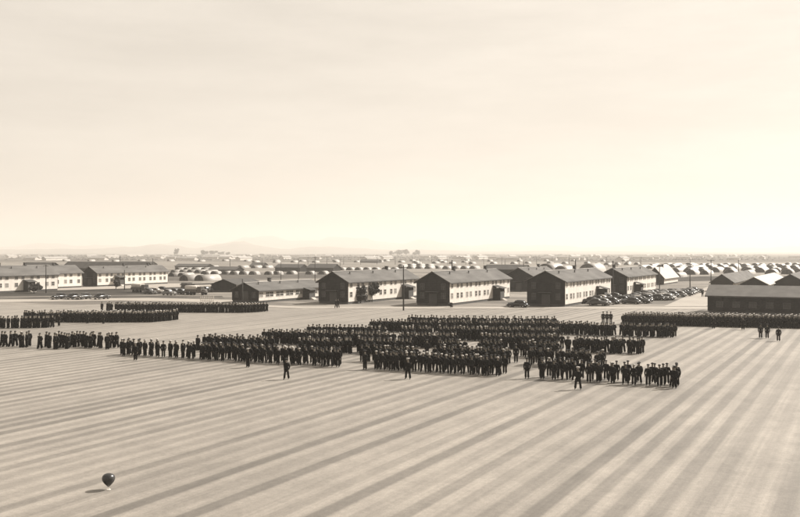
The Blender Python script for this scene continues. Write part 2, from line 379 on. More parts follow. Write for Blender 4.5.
# right-hand long building lying across the view
def long_shed(px_left, px_right, base_y, eave_y, ridge_y, depth, label, roof=M_roof, wall=M_gable, group=None, name='shed', cat='shed', windows=False, rz=ROT):  # default wall colour has the shade painted into it
    """ridge runs along U; camera sees its long wall"""
    A = P(px_left, base_y); ev = H*(base_y-eave_y)/(base_y-HZ)
    k = (px_right-400)/F; Lg = (k*A.y-A.x)/(U.x-k*U.y)
    m = A+V*depth/2; rg = H-(ridge_y-HZ)*m.y/F
    # local frame: +y along U, so rotate so that local y = U ; near-left corner is local (0,0) ; body x in [-depth,0]
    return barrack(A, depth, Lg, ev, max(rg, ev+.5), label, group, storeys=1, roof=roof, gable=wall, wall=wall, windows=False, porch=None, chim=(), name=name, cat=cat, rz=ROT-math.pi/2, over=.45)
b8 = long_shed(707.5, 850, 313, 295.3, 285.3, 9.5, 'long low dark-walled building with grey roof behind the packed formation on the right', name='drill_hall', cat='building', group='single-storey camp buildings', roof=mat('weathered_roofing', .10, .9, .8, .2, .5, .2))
bk_n = 0
k_ = (b8.location - Vector((0,0,0)))
for i in range(9):      # windows on the wall that faces the camera: local +x wall
    add_window(b8, 0, 2.2+i*2.9, 1.2, 1.2, 1.0, 0, True)
# gabled buildings behind it
bk((733,292), (756,287), 282.5, (721,274.5), 711, 'dark gabled hall with grey roof just behind the long low building on the right', storeys=1, chim=(), porch=None, windows=False, group='single-storey camp buildings', name='hall', cat='hall')
bk((768,295), (786,289), 285, (753.5,277.3), 740, 'dark-gabled hall with bright sunlit roof slope behind the long low building at right', storeys=1, chim=(), porch=None, windows=False, roof=M_roofl, group='single-storey camp buildings', name='hall', cat='hall')
bk((806,293), (824,289), 283, (790,274.5), 775, 'grey-roofed hall at the right edge beyond the bright-roofed hall', storeys=1, chim=(), porch=None, windows=False, group='single-storey camp buildings', name='hall', cat='hall')
bk((664,285), (678,281.5), 278, (655,267.5), 646, 'small building with bright sunlit roof beyond the car park', storeys=1, chim=(.5,), porch=None, windows=False, roof=M_roofl, group='single-storey camp buildings', name='hall', cat='hall')
# long low sheds in the middle distance
def sheds():
    L = [(484,524,279.5,269,264.8,'dark long roof showing above the second barracks from the tall pole'),
         (275,300,271.5,267.2,264.2,'dark-roofed shed beyond the huts, left of its twin'),
         (307,333,271.8,267.4,264,'dark-roofed shed beyond the huts, just left above the first two-storey barracks'),
         (208,235,272,269.4,266.6,'low dark shed in the distance above the single-storey barracks gable'),
         (62,142,276,267.5,261.8,'long dark roof rising behind the far-left barracks'),
         (20,48,276,267.5,262.5,'dark roof behind the barracks at the far-left edge'),
         (175,206,268.4,266,263.8,'thin dark shed left of the round trees on the plain'),
         (360,378,262.8,261,259.2,'tiny dark shed on the plain above the barracks beside the trees'),
         (118,150,266,264,261.5,'dark low roofline beyond the long pale barracks'),
         (250,262,267,265.4,262.6,'small dark block on the plain above the hut row')]
    for a, b, by, ey, ry, lb in L:
        long_shed(a, b, by, ey, ry, 8+.01*(by < 270), lb, roof=M_roofd, name='shed', cat='shed', group='low dark sheds in the distance')
sheds()
# ------------------------------------------------------------------ quonset huts
def quonset(rad, L, tin=M_tin):
    r = empty('quonset_hut', (0, 0, 0)); n = 14
    bm = bmesh.new(); A = []; B = []; A2 = []; B2 = []
    for i in range(n+1):
        t = math.pi*i/n; c, s = math.cos(t), math.sin(t)
        A.append(bm.verts.new((rad*c, 0, rad*s))); B.append(bm.verts.new((rad*c, L, rad*s)))
        q = rad-.08; A2.append(bm.verts.new((q*c, 0, q*s))); B2.append(bm.verts.new((q*c, L, q*s)))
    for i in range(n):
        f = bm.faces.new((A[i+1], A[i], B[i], B[i+1])); f.smooth = True
        f = bm.faces.new((A2[i], A2[i+1], B2[i+1], B2[i])); f.smooth = True
        bm.faces.new((A[i], A[i+1], A2[i+1], A2[i])); bm.faces.new((B[i+1], B[i], B2[i], B2[i+1]))
    kid('roof_shell', mesh_of('roof_shell', bm, tin), r)
    for y in (.35, L-.35):
        bm = bmesh.new(); q = rad-.085
        v = [bm.verts.new((q*math.cos(math.pi*i/n), y, q*math.sin(math.pi*i/n))) for i in range(n+1)]
        v2 = [bm.verts.new((q*math.cos(math.pi*i/n), y+.1, q*math.sin(math.pi*i/n))) for i in range(n+1)]
        bm.faces.new(v); bm.faces.new(v2[::-1])
        for i in range(n+1):
            j = (i+1) % (n+1); bm.faces.new((v[j], v[i], v2[i], v2[j]))
        kid('end_wall', mesh_of('end_wall', bm, M_end), r)
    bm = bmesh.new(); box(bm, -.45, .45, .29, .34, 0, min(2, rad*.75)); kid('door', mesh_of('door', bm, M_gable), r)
    return r
Qp = quonset(2.5, 11.5); used = [False]
QG = {'mid': ('small arched hut in the long row across the middle distance', 'quonset huts in the row left of centre'),
      'left': ('small arched hut in the cluster right of the far-left barracks', 'quonset huts between the left barracks and the row'),
      'right': ('sunlit arched hut in the crowded rows at far right beyond the car park', 'quonset huts at far right'),
      'back': ('tiny arched hut on the plain, in rows behind the barracks', 'quonset huts on the plain behind the barracks')}
def put_q(x, y, s, kind=None, label=None, rz=ROT, ls=1):
    if not used[0]: o = Qp; used[0] = True; o.location = P(x, y); o.rotation_euler = (0, 0, rz); o.scale = (s, s*ls, s)
    else: o = dup(Qp, P(x, y), rz, (s, s*ls, s))
    lb, g = QG[kind]; tag(o, label or lb, 'hut', g); return o
def dull(o):
    for c in KIDS[o.name]: c.data = swap_mesh(c.data, {M_tin: random.choice((M_tind, M_tin))})
def brighten(o):
    for c in KIDS[o.name]: c.data = swap_mesh(c.data, {M_tin: random.choice((M_tinb, M_tinb, M_tind))})
put_q(217.5, 291.5, 1.15, 'left', 'tall dark-ended arched hut beside the low dark hut left of the single-storey barracks', ls=.7)
put_q(183.5, 281, .98, 'left', 'dark-ended near arched hut, left of the pair right of long pale barracks')
put_q(198.7, 281, .98, 'left', 'dark-ended near arched hut, right of the pair right of long pale barracks')
put_q(545, 272.5, 2.0, 'back', 'larger arched roof peeping over the ridge of the barracks nearest the car park, left one')
put_q(587, 272.5, 2.0, 'back', 'larger arched roof peeping over the ridge of the barracks nearest the car park, right one')
put_q(521+39, 272.5, 1.5, 'back')
for x in (203.5, 213, 224, 232, 241.5, 251.5, 267, 275, 289, 308, 321): put_q(x, 274.6+random.uniform(-.2, .3), .74, 'mid', ls=.6)
for x in (340, 348.5, 357, 365.5, 374, 384, 393): put_q(x, 270.4, .78, 'mid', ls=.6)
for y, xs in ((276.5, (172, 180)), (273.2, (173, 181, 189, 197, 206)), (270.6, (176, 186, 193, 203, 215, 222)), (268.2, (182, 196, 209, 240, 252, 264))):
    for x in xs: put_q(x+random.uniform(-1, 1), y, .75+random.uniform(-.05, .05), 'left')
for y, x0, x1, st in ((277.3, 676, 706, 24), (274.6, 690, 812, 14), (272.4, 676, 812, 12), (270.6, 680, 812, 11), (269, 640, 812, 10), (267.6, 650, 812, 9.5), (266.3, 655, 812, 8)):
    x = x0
    while x < x1: q_ = put_q(x+random.uniform(-1.5, 1.5), y+random.uniform(-.25, .25), random.choice((.9, 1.05, 1.15)), 'right', ls=random.choice((1.2, 1.7, 2.2))); brighten(q_); x += st*random.choice((1, 1, 1.25, 1.7))
for y, x0, x1, st in ((269, 400, 478, 9), (266.6, 400, 430, 9), (265, 596, 640, 10), (263.8, 415, 640, 19), (262.6, 250, 480, 21), (261.4, 60, 640, 27)):
    x = x0
    while x < x1: dull(put_q(x+random.uniform(-4, 4)*(y < 265), y+random.uniform(-.3, .3), .85, 'back')); x += st
# ------------------------------------------------------------------ poles
def pole_mesh(h, arms=1, r=.13):
    r_ = empty('utility_pole', (0, 0, 0))
    bm = bmesh.new(); cyl(bm, (0, 0, -.3), (0, 0, h), r, r*.7, 8); kid('post', mesh_of('post', bm, M_wood), r_)
    for a in range(arms):
        z = h-.35-a*.8; bm = bmesh.new(); box(bm, -1.1, 1.1, -.19, -.10, z-.06, z+.06)
        c = kid('crossarm', mesh_of('crossarm', bm, M_wood), r_)
        bm = bmesh.new()
        for x in (-1, -.6, .6, 1): cyl(bm, (x, -.145, z+.06), (x, -.145, z+.22), .04, .03, 6)
        kid('insulators', mesh_of('insulators', bm, M_frame), c)
    return r_
protos = {}
def put_pole(x, y, top, label, group='utility poles among the barracks', arms=1, thick=1.0):
    Y = P(x, y).y; h = (y-top)*Y/F
    o = pole_mesh(h, arms, .16*thick*(1.5 if Y > 400 else 1)); o.location = P(x, y); o.rotation_euler = (0, 0, ROT+math.pi/2*0); tag(o, label, 'utility pole', group); return o
pn = [put_pole(403.5, 310.5, 265.5, 'tall timber pole standing in front of the barracks at picture centre', arms=1),
 put_pole(613, 305, 260.8, 'tall pole with crossarm between the two barracks by the car park', arms=2),
 put_pole(242.5, 305, 279, 'short thin pole in front of the single-storey barracks gable', arms=0),
 put_pole(46, 293, 264.5, 'pole in front of the far-left barracks cut by the picture edge', arms=1),
 put_pole(690, 292.5, 264.5, 'pole at the far side of the car park, left of the long low building', arms=1),
 put_pole(711, 289, 259.5, 'tall pole just left of the dark hall at right', arms=1),
 put_pole(659.5, 289, 265.5, 'pole beside the bright-roofed small building beyond the cars', arms=1),
 put_pole(315, 283, 256.5, 'tall pole behind the single-storey barracks, nearest the two-storey gable', arms=1),
 put_pole(298.5, 281, 258.5, 'thin pole behind the single-storey barracks roof, left of the taller one', arms=0),
 put_pole(281, 280, 262, 'short pole behind the single-storey barracks roof, leftmost of three', arms=0),
 put_pole(152.8, 276, 258.5, 'pole rising behind the right part of the long pale barracks', arms=0),
 put_pole(120, 276, 256.5, 'pole rising behind the middle of the long pale barracks', arms=0),
 put_pole(124.5, 290, 270, 'thin pole in front of the long pale barracks', arms=0),
 put_pole(452, 283, 260, 'dark pole behind the barracks roof right of centre', arms=0, thick=2),
 put_pole(575.5, 281, 259.5, 'dark stub pole behind the ridge of the barracks by the car park', arms=0, thick=2),
 put_pole(523.5, 280, 261.5, 'pole above the half-hidden barracks', arms=0, thick=1.5),
 put_pole(738.5, 274, 260, 'thin pole among the arched huts at far right', arms=0)]
xs = [308+i*17.5 for i in range(20)]
line = []
for i, x in enumerate(xs):
    o = put_pole(x+random.uniform(-1.5, 1.5), 264.5, 256.8+random.uniform(-.5, .5), 'thin pole in the long evenly spaced line across the plain', 'line of poles across the plain', arms=1)
    line.append(o)
for i, x in enumerate((230, 262, 340, 420, 470, 505, 640, 690)):
    put_pole(x, 268+random.uniform(-1, 1), 258.8+random.uniform(-.8, 1), 'thin odd pole standing in the hut rows of the middle distance', 'odd poles among the distant huts', arms=0)
bm = bmesh.new()
for a, b in zip(line[:-1], line[1:]):
    p, q = a.location+Vector((0, 0, (264.3-256.8)*a.location.y/F)), b.location+Vector((0, 0, (264.3-256.8)*b.location.y/F))
    prev = p
    for k in range(1, 7):
        t = k/6; c = p.lerp(q, t)-Vector((0, 0, 1.2*4*t*(1-t)*.6)); cyl(bm, prev, c, .07, .07, 4, cap=False); prev = c
tag(link('overhead_wire', mesh_of('overhead_wire', bm, M_iron)), 'overhead wire sagging between the line of distant poles', 'wire')
# ------------------------------------------------------------------ trees
def tree(name, loc, h, cw, ch, n, label, cat='tree', group=None, lm=M_leaf, leaf=.35, trunk=.14, seed=0):
    rr = random.Random(seed); r = empty(name, loc); tag(r, label, cat, group)
    bm = bmesh.new(); cyl(bm, (0, 0, -.2), (0, 0, h*.55), trunk, trunk*.6, 7)
    ends = []
    for k in range(6):
        a = k*1.05+rr.random(); e = Vector((math.cos(a)*cw*.3, math.sin(a)*cw*.3, h*(.65+.2*rr.random())))
        cyl(bm, (0, 0, h*(.35+.1*rr.random())), e, trunk*.45, trunk*.15, 5); ends.append(e)
    kid('trunk', mesh_of('trunk', bm, M_bark), r)
    bm = bmesh.new(); cz = h-ch/2
    cl = [Vector((rr.uniform(-1, 1)*cw*.33, rr.uniform(-1, 1)*cw*.33, cz+rr.uniform(-1, 1)*ch*.33)) for _ in range(9)]
    for k in range(n):
        c = rr.choice(cl); d = Vector((rr.gauss(0, 1), rr.gauss(0, 1), rr.gauss(0, 1))).normalized()*rr.random()**.4
        p = c+Vector((d.x*cw*.24, d.y*cw*.24, d.z*ch*.24))
        a = Vector((rr.gauss(0, 1), rr.gauss(0, 1), rr.gauss(0, 1))).normalized()*leaf; b = a.orthogonal().normalized()*leaf*.6
        bm.faces.new([bm.verts.new(p+a), bm.verts.new(p+b), bm.verts.new(p-a), bm.verts.new(p-b)])
    kid('crown', mesh_of('crown', bm, lm), r); return r
tree('tree', P(360.5, 303.2), 4.6, 3.2, 4.0, 1100, 'dark bushy tree in front of the barracks left of centre, the nearer of two', group='small trees by the barracks', seed=1)
tree('tree', P(372, 302), 4.6, 3.2, 2.8, 800, 'smaller dark tree beside the bushier one against the white barracks wall', group='small trees by the barracks', seed=2)
tree('tree', P(382, 300.5), 3.2, 1.8, 1.6, 120, 'spindly nearly bare tree right of the two dark trees', group='small trees by the barracks', leaf=.16, seed=3)
tree('tree', P(116, 289.3), 2.9, 2.6, 2.2, 500, 'small round dark tree in front of the long pale barracks', group='small trees by the left barracks', seed=4)
tree('tree', P(34, 293.5), 3.0, 3.6, 2.2, 600, 'low spreading dark tree before the barracks at the left edge', group='small trees by the left barracks', seed=5)
tree('shrub', P(450.5, 307.8), 1.1, 1.3, 1.0, 300, 'small dark shrub at the near corner of the barracks right of the tall pole', 'shrub', leaf=.14, trunk=.05, seed=6)
for i, (x, y, top, cwp) in enumerate(((205, 261, 249.5, 8), (213, 261, 250.5, 9), (221, 261, 251.5, 7), (176.5, 259, 248, 5), (397, 259, 249.5, 11), (406, 259, 249.5, 9), (416, 259, 250, 8), (228, 261, 252, 5), (392, 259, 251, 6), (262, 262, 253.5, 7), (560, 261, 254, 6))):
    y = 255.9-.1*(i % 3); Y = P(x, y).y; h = (y-top)*Y/F; cw = cwp*Y/F
    lbl = {3: 'lone narrow tree on the plain left of the other distant trees'}.get(i, 'hazy distant tree in the loose clump on the plain %s' % ('left of centre' if x < 300 else 'above the barracks at centre' if x < 450 else 'right of centre'))
    tree('tree', P(x, y), h, cw, h*.8, 500, lbl, group='distant trees on the plain', lm=M_leaff, leaf=h*.09, trunk=h*.03, seed=20+i)
# tree belts and scrub far away
bm = bmesh.new(); rr = random.Random(5)
for k in range(1500):
    y = rr.choice((256.2, 257.2, 258.4, 260)) + rr.uniform(-.25, .25); x = rr.gauss(rr.choice((80, 160, 260, 380, 540, 700)), 45)
    Y = P(x, y).y; p = P(x, y, 0); s = Y/F*rr.uniform(.5, 1.5)
    q = [p+Vector((math.cos(a)*s*1.6, math.sin(a)*s*1.6, 0)) for a in (0, 2.1, 4.2)]; tp = bm.verts.new(p+Vector((0, 0, s*1.1)))
    vv = [bm.verts.new(c) for c in q]
    for a in range(3): bm.faces.new((vv[a], vv[(a+1) % 3], tp))
tag(link('scrub', mesh_of('scrub', bm, M_leaff)), 'low scrub and hedges scattered across the hazy far plain', 'scrub', kind='stuff')
# distant houses
def small_house():
    r = empty('distant_building', (0, 0, 0))
    bm = bmesh.new(); prism(bm, [(-4, 0), (4, 0), (4, 3), (0, 5), (-4, 3)], 0, 14); kid('walls', mesh_of('walls', bm, M_frame), r)
    bm = bmesh.new(); prism(bm, [(0, 5.02), (4.4, 2.82), (4.4, 3.0), (0, 5.2), (-4.4, 3.0), (-4.4, 2.82)], -.4, 14.4); kid('roof', mesh_of('roof', bm, M_tind), r); return r
hp = small_house(); first = True
for k in range(110):
    y = random.choice((255.6, 256.5, 257.6, 259, 260.2)) + random.uniform(-.3, .3); x = random.uniform(-10, 810)
    o = hp if first else dup(hp, (0, 0, 0)); first = False
    o.location = P(x, y); o.rotation_euler = (0, 0, ROT+random.choice((0, math.pi/2))); o.scale = (1, 1+random.random()*2, 1)
    tag(o, 'tiny hazy building scattered on the plain near the horizon', 'building', 'scattered far buildings near the horizon')
# ------------------------------------------------------------------ vehicles
def loft(secs, n=16, mi=0, bm=None, e=2.6):
    """secs: (y, halfwidth, zlow, zhigh) superellipse rings along y"""
    bm = bm or bmesh.new(); rings = []
    for y, hw, z0, z1 in secs:
        ring = []
        for i in range(n):
            t = 2*math.pi*i/n; c, s = math.cos(t), math.sin(t)
            ring.append(bm.verts.new((hw*math.copysign(abs(c)**(2/e), c), y, (z0+z1)/2+(z1-z0)/2*math.copysign(abs(s)**(2/e), s))))
        rings.append(ring)
    for a, b in zip(rings[:-1], rings[1:]):
        for i in range(n):
            j = (i+1) % n; f = bm.faces.new((a[i], b[i], b[j], a[j])); f.smooth = True; f.material_index = mi
    bm.faces.new(rings[0]).material_index = mi; bm.faces.new(rings[-1][::-1]).material_index = mi
    return bm
def car(paint):
    r = empty('parked_car', (0, 0, 0))
    bm = loft([(-2.3, .35, .45, .85), (-2.15, .45, .35, 1.0), (-1.3, .58, .32, 1.12), (-.7, .78, .3, 1.16), (.2, .84, .3, 1.16), (1.2, .8, .3, 1.12), (1.9, .62, .34, 1.0), (2.25, .4, .42, .75)])
    loft([(-.75, .55, 1.0, 1.12), (-.45, .66, 1.0, 1.45), (-.1, .7, 1.0, 1.62), (.7, .69, 1.0, 1.64), (1.2, .62, 1.0, 1.48), (1.75, .42, .95, 1.12)], bm=bm)
    b = kid('body', mesh_of('body', bm, paint), r)
    for s in (-1, 1):
        for y, l in ((-1.45, .75), (1.3, .72)):
            bm = loft([(y-l, .06, .4, .55), (y-l*.8, .15, .34, .74), (y-l*.3, .19, .34, .93), (y+l*.2, .19, .34, .93), (y+l*.75, .15, .34, .66), (y+l, .05, .36, .45)], 12)
            for v in bm.verts: v.co.x += s*.74
            kid('fender', mesh_of('fender', bm, paint), r)
            bm = bmesh.new(); cyl(bm, (s*.62, y, .33), (s*.82, y, .33), .33, .33, 14)
            w_ = kid('wheel', mesh_of('wheel', bm, M_tyre), r)
            bm = bmesh.new(); cyl(bm, (s*.821, y, .33), (s*.84, y, .33), .16, .12, 10); kid('hubcap', mesh_of('hubcap', bm, M_chrome), w_)
        bm = bmesh.new(); cyl(bm, (s*.62, -2.2, .78), (s*.62, -1.98, .78), .12, .13, 10); kid('headlight', mesh_of('headlight', bm, M_chrome), r)
        bm = bmesh.new(); box(bm, min(s*.64, s*.725), max(s*.64, s*.725), -.25, .25, 1.18, 1.5); box(bm, min(s*.63, s*.72), max(s*.63, s*.72), .35, .95, 1.18, 1.5); kid('side_window', mesh_of('side_window', bm, M_glass), r)
    bm = bmesh.new(); v = [bm.verts.new(c) for c in ((-.5, -.70, 1.14), (.5, -.70, 1.14), (.46, -.42, 1.48), (-.46, -.42, 1.48))]; bm.faces.new(v); kid('windscreen', mesh_of('windscreen', bm, M_glass), r)
    for y in (-2.42, 2.34):
        bm = bmesh.new(); box(bm, -.8, .8, y, y+.07, .42, .54); kid('bumper', mesh_of('bumper', bm, M_chrome), r)
    return r
def truck(paint, cover):
    r = empty('truck', (0, 0, 0))
    bm = bmesh.new(); loft([(-3.0, .5, .7, 1.3), (-2.8, .55, .6, 1.45), (-1.9, .62, .6, 1.55)], bm=bm); box(bm, -.9, .9, -1.9, -.6, .6, 1.6); box(bm, -.85, .85, -1.85, -.62, 1.6, 2.25)
    kid('cab', mesh_of('cab', bm, paint), r)
    bm = bmesh.new(); box(bm, -1.05, 1.05, -.45, 3.1, .85, 1.0); box(bm, -1.05, -.98, -.45, 3.1, 1.0, 1.5); box(bm, .98, 1.05, -.45, 3.1, 1.0, 1.5); box(bm, -.98, .98, 3.03, 3.1, 1.0, 1.5); kid('bed', mesh_of('bed', bm, paint), r)
    bm = loft([(-.42, .96, 1.4, 2.55), (3.0, .96, 1.4, 2.55)], e=4); kid('canvas_cover', mesh_of('canvas_cover', bm, cover), r)
    for s in (-1, 1):
        for y in (-2.3, 1.1, 2.2):
            bm = bmesh.new(); cyl(bm, (s*.7, y, .42), (s*.98, y, .42), .42, .42, 14); kid('wheel', mesh_of('wheel', bm, M_tyre), r)
        bm = loft([(-2.95, .1, .7, .85), (-2.6, .18, .7, 1.05), (-2.0, .2, .7, 1.05), (-1.6, .1, .6, .7)], 10)
        for v in bm.verts: v.co.x += s*.78
        kid('fender', mesh_of('fender', bm, paint), r)
    bm = bmesh.new(); box(bm, -.7, .7, -1.87, -1.852, 1.68, 2.15); kid('windscreen', mesh_of('windscreen', bm, M_glass), r)
    return r
cars = [car(p) for p in PAINT[:4]]; cu = [False]*4
def put_car(loc, rz, label, group, which=None):
    i = which if which is not None else random.choice((0, 0, 1, 1, 2, 3))
    if not cu[i]: o = cars[i]; cu[i] = True; o.location = loc; o.rotation_euler = (0, 0, rz)
    else: o = dup(cars[i], loc, rz)
    tag(o, label, 'car', group)
CN = ['black', 'dark', 'grey', 'tan']
for ri, (x, y, n, txt) in enumerate(((581, 304.3, 12, 'short row against the barracks wall'), (603, 306.0, 24, 'nearest long row of the car park'), (622, 305.2, 25, 'second long row of the car park'), (642, 303.6, 25, 'third long row of the car park'), (660, 300.6, 22, 'outer row of the car park nearest the pale road'))):
    st = P(x, y)
    for k in range(n):
        if random.random() < (.38 if ri in (0, 3, 4) else .25): continue
        c = st+V*(k*2.5+random.uniform(-.3, .3))+U*random.uniform(-1.3, 1.3)
        i = random.choice((0, 0, 1, 1, 2, 3))
        put_car(c, ROT+(math.pi/2 if random.random() < .5 else -math.pi/2)+random.uniform(-.16, .16), '%s rounded sedan parked in the %s' % (CN[i], txt), '%s cars in the %s' % (CN[i], txt), i)
for k, x in enumerate((59.5, 74.5, 84.5, 101.5)):
    put_car(P(x, 299.4), ROT+random.uniform(-.1, .1)+math.pi*(k % 2), 'dark rounded car on left field, %s of four in a line' % ('leftmost', 'second from left', 'third from left', 'rightmost')[k], 'four cars on the left field', (0, 0, 1, 0)[k])
for k, (x, y, i) in enumerate(((150, 294.2, 1), (157, 293.6, 3), (176, 294, 1), (182, 294.4, 0), (193, 293.2, 3), (199, 292.6, 1), (206, 291.9, 0), (169, 295.3, 2), (163, 292, 0))):
    put_car(P(x, y), ROT+math.pi/2+random.uniform(-.3, .3), '%s car parked loosely beyond the field between long pale barracks and dark arched hut' % CN[i], '%s cars parked beyond the left field' % CN[i], i)
tk = truck(PAINT[4], M_canvas); tk.location = P(141.5, 292.6); tk.rotation_euler = (0, 0, ROT+math.pi/2); tag(tk, 'truck with pale canvas cover parked in front of the long pale barracks', 'truck', 'army trucks')
o = dup(tk, P(196.5, 295), ROT+math.pi/2+.2); tag(o, 'truck with pale canvas cover near the white railings on the left field', 'truck', 'army trucks')
o = dup(tk, P(189, 291.5), ROT+1.2); tag(o, 'truck with dark canvas cover among the cars beyond the left field', 'truck', 'army trucks')
for c in KIDS[o.name]:
    if c.name.startswith('canvas'): c.data = swap_mesh(c.data, {M_canvas: PAINT[4]})
put_car(P(518, 307.6), ROT-math.pi/2, 'low black car parked before the near gable of the barracks by the car park', 'lone cars', 0)
0 and put_car(P(692, 310.5), ROT+math.pi/2, 'dark car beside the near end of the long low building', 'lone cars', 1)
# white railings
r = empty('railing', P(207, 303.3), ROT); tag(r, 'pale timber railings beyond the parade ground, left of the single-storey barracks', 'railing')
bm = bmesh.new()
for k in range(8): box(bm, -1.8+k*.52-.05, -1.8+k*.52+.05, -.05, .05, 0, 1.7)
kid('posts', mesh_of('posts', bm, M_canvas), r)
bm = bmesh.new()
for z in (.5, 1.05, 1.6): box(bm, -1.9, 1.95, .052, .1, z, z+.1)
kid('rails', mesh_of('rails', bm, M_canvas), r)
# balloon-shaped ball in the foreground
r = empty('balloon', P(108.5, 489.8)); tag(r, 'small glossy dark balloon-shaped ball on thin stem, near left on bare ground', 'balloon')
bm = bmesh.new(); prof = [(.012, .13), (.05, .16), (.10, .21), (.18, .29), (.26, .39), (.305, .50), (.31, .58), (.28, .68), (.21, .75), (.11, .79), (.001, .80)]
rings = []
for rad, z in prof: rings.append([bm.verts.new((rad*math.cos(2*math.pi*i/28), rad*math.sin(2*math.pi*i/28), z)) for i in range(28)])
for a, b in zip(rings[:-1], rings[1:]):
    for i in range(28): bm.faces.new((a[i], a[(i+1) % 28], b[(i+1) % 28], b[i])).smooth = True
bm.faces.new(rings[0][::-1]); kid('envelope', mesh_of('envelope', bm, M_ball), r)
bm = bmesh.new(); cyl(bm, (0, 0, 0), (0, 0, .14), .02, .015, 8); cyl(bm, (0, 0, 0), (0, 0, .03), .12, .1, 12); kid('stem', mesh_of('stem', bm, M_canvas), r)
# ------------------------------------------------------------------ people
def skin_mesh(name, verts, edges, radii, mats, sub=1, root=0):
    me = bpy.data.meshes.new(name); me.from_pydata(verts, edges, [])
    o = bpy.data.objects.new(name, me); COL.objects.link(o)
    sk = o.modifiers.new('s', 'SKIN'); sk.use_smooth_shade = True
    for i, r_ in enumerate(radii):
        me.skin_vertices[0].data[i].radius = r_ if isinstance(r_, tuple) else (r_, r_)
    me.skin_vertices[0].data[root].use_root = True
    if sub: m = o.modifiers.new('u', 'SUBSURF'); m.levels = sub; m.render_levels = sub
    bpy.context.view_layer.update(); dg = bpy.context.evaluated_depsgraph_get()
    out = bpy.data.meshes.new_from_object(o.evaluated_get(dg)); out.name = name
    bpy.data.objects.remove(o); out.materials.clear()
    for m in mats: out.materials.append(m)
    out.polygons.foreach_set('use_smooth', [True]*len(out.polygons)); return out
POSES = {  # elbow, wrist, hand for right (+x) ; leg stride
 'attention': dict(el=(.25, .03, 1.14), wr=(.24, -.02, .90), ha=(.235, -.03, .79), st=(0, 0), lean=0),
 'ease': dict(el=(.27, .07, 1.15), wr=(.14, .16, .98), ha=(.04, .18, .95), st=(.06, .06), lean=0),
 'step': dict(el=(.26, .08, 1.14), wr=(.25, .02, .92), ha=(.25, -.02, .82), st=(.0, .0), lean=.02, stride=.16),
}
def make_person(pose, officer=False, sub=1):
    p = POSES[pose]; ln = p['lean']; sx, _ = p['st']; sr = p.get('stride', 0)
    Vt, E, Rd = [], [], []
    def a(co, r_, pa=None):
        Vt.append(co); Rd.append(r_)
        if pa is not None: E.append((pa, len(Vt)-1))
        return len(Vt)-1
    pel = a((0, 0, .96), (.15, .11)); wa = a((0, 0, 1.12), (.135, .10), pel); ch = a((0, -.01-ln, 1.32), (.165, .12), wa)
    nb = a((0, 0-ln, 1.46), (.085, .07), ch); nk = a((0, -.01-ln, 1.53), .055, nb); h1 = a((0, -.02-ln, 1.61), (.07, .085), nk); h2 = a((0, -.01-ln, 1.71), (.078, .095), h1); h3 = a((0, 0-ln, 1.76), (.05, .06), h2)
    a((0, -.125-ln, 1.64), .014, h1)
    hands = []
    for s in (-1, 1):
        k = sr*s
        sh = a((s*.175, -ln, 1.41), .066, ch); el = a((s*p['el'][0], p['el'][1]-k*.2, p['el'][2]), .05, sh)
        wr = a((s*p['wr'][0], p['wr'][1]-k*.6, p['wr'][2]), .034, el); ha = a((s*p['ha'][0], p['ha'][1]-k*.7, p['ha'][2]), (.022, .04), wr)
        hands.append(ha)
        d = (Vector(Vt[ha])-Vector(Vt[wr])).normalized()
        if sub:
            for q, ll in ((-.03, .07), (-.01, .085), (.01, .08), (.028, .06)):
                t = Vector(Vt[ha])+Vector((0, q, 0))+d*ll; a(tuple(t), .0095, ha)
            t = Vector(Vt[wr]).lerp(Vector(Vt[ha]), .5)+Vector((0, -.06, 0))+d*.03; a(tuple(t), .011, ha)
        hip = a((s*(.095+sx*.3), 0, .90), .095, pel); kn = a((s*(.10+sx), -.015+k*.45, .50), .068, hip); an = a((s*(.105+sx*1.6), .015+k, .10+(.02 if k > 0 else 0)), .048, kn)
        a((s*(.125+sx*1.6), -.13+k, .045), (.045, .035), an)
    body = skin_mesh('person', Vt, E, Rd, [M_skin, M_hair, M_shoe, M_navy], sub)
    for f in body.polygons:
        c = f.center
        f.material_index = 1 if (c.z > 1.66 and c.y > .0-ln) or c.z > 1.76 else 2 if c.z < .12 else 3 if (c.z < 1.44 and not (abs(c.x) > .12 and c.z < .9 and c.z > .7) and not (pose == 'ease' and c.y > .13)) else 0
    # jumper / coat
    Vt, E, Rd = [], [], []
    low = .66 if officer else .80
    r0 = a((0, .0, .95), (.18, .14)); a((0, 0, low), (.20, .15), r0); wa = a((0, 0, 1.12), (.165, .125), r0); ch = a((0, -.01-ln, 1.32), (.20, .145), wa); a((0, -ln, 1.475), (.09, .085), ch)
    for s in (-1, 1):
        k = sr*s
        sh = a((s*.185, -ln, 1.41), .085, ch); el = a((s*p['el'][0], p['el'][1]-k*.2, p['el'][2]), .068, sh); a((s*p['wr'][0]*1.0, p['wr'][1]-k*.6, p['wr'][2]+.01), .055, el)
    jm = skin_mesh('jumper', Vt, E, Rd, [M_navy], sub)
    Vt, E, Rd = [], [], []
    r0 = a((0, 0, .98), (.165, .125))
    for s in (-1, 1):
        k = sr*s
        hip = a((s*(.10+sx*.3), 0, .89), .11, r0); kn = a((s*(.105+sx), -.015+k*.45, .50), .088, hip); a((s*(.11+sx*1.6), .0+k, .10), (.088, .10), kn)
    tr = skin_mesh('trousers', Vt, E, Rd, [M_navy2], sub)
    return body, jm, tr
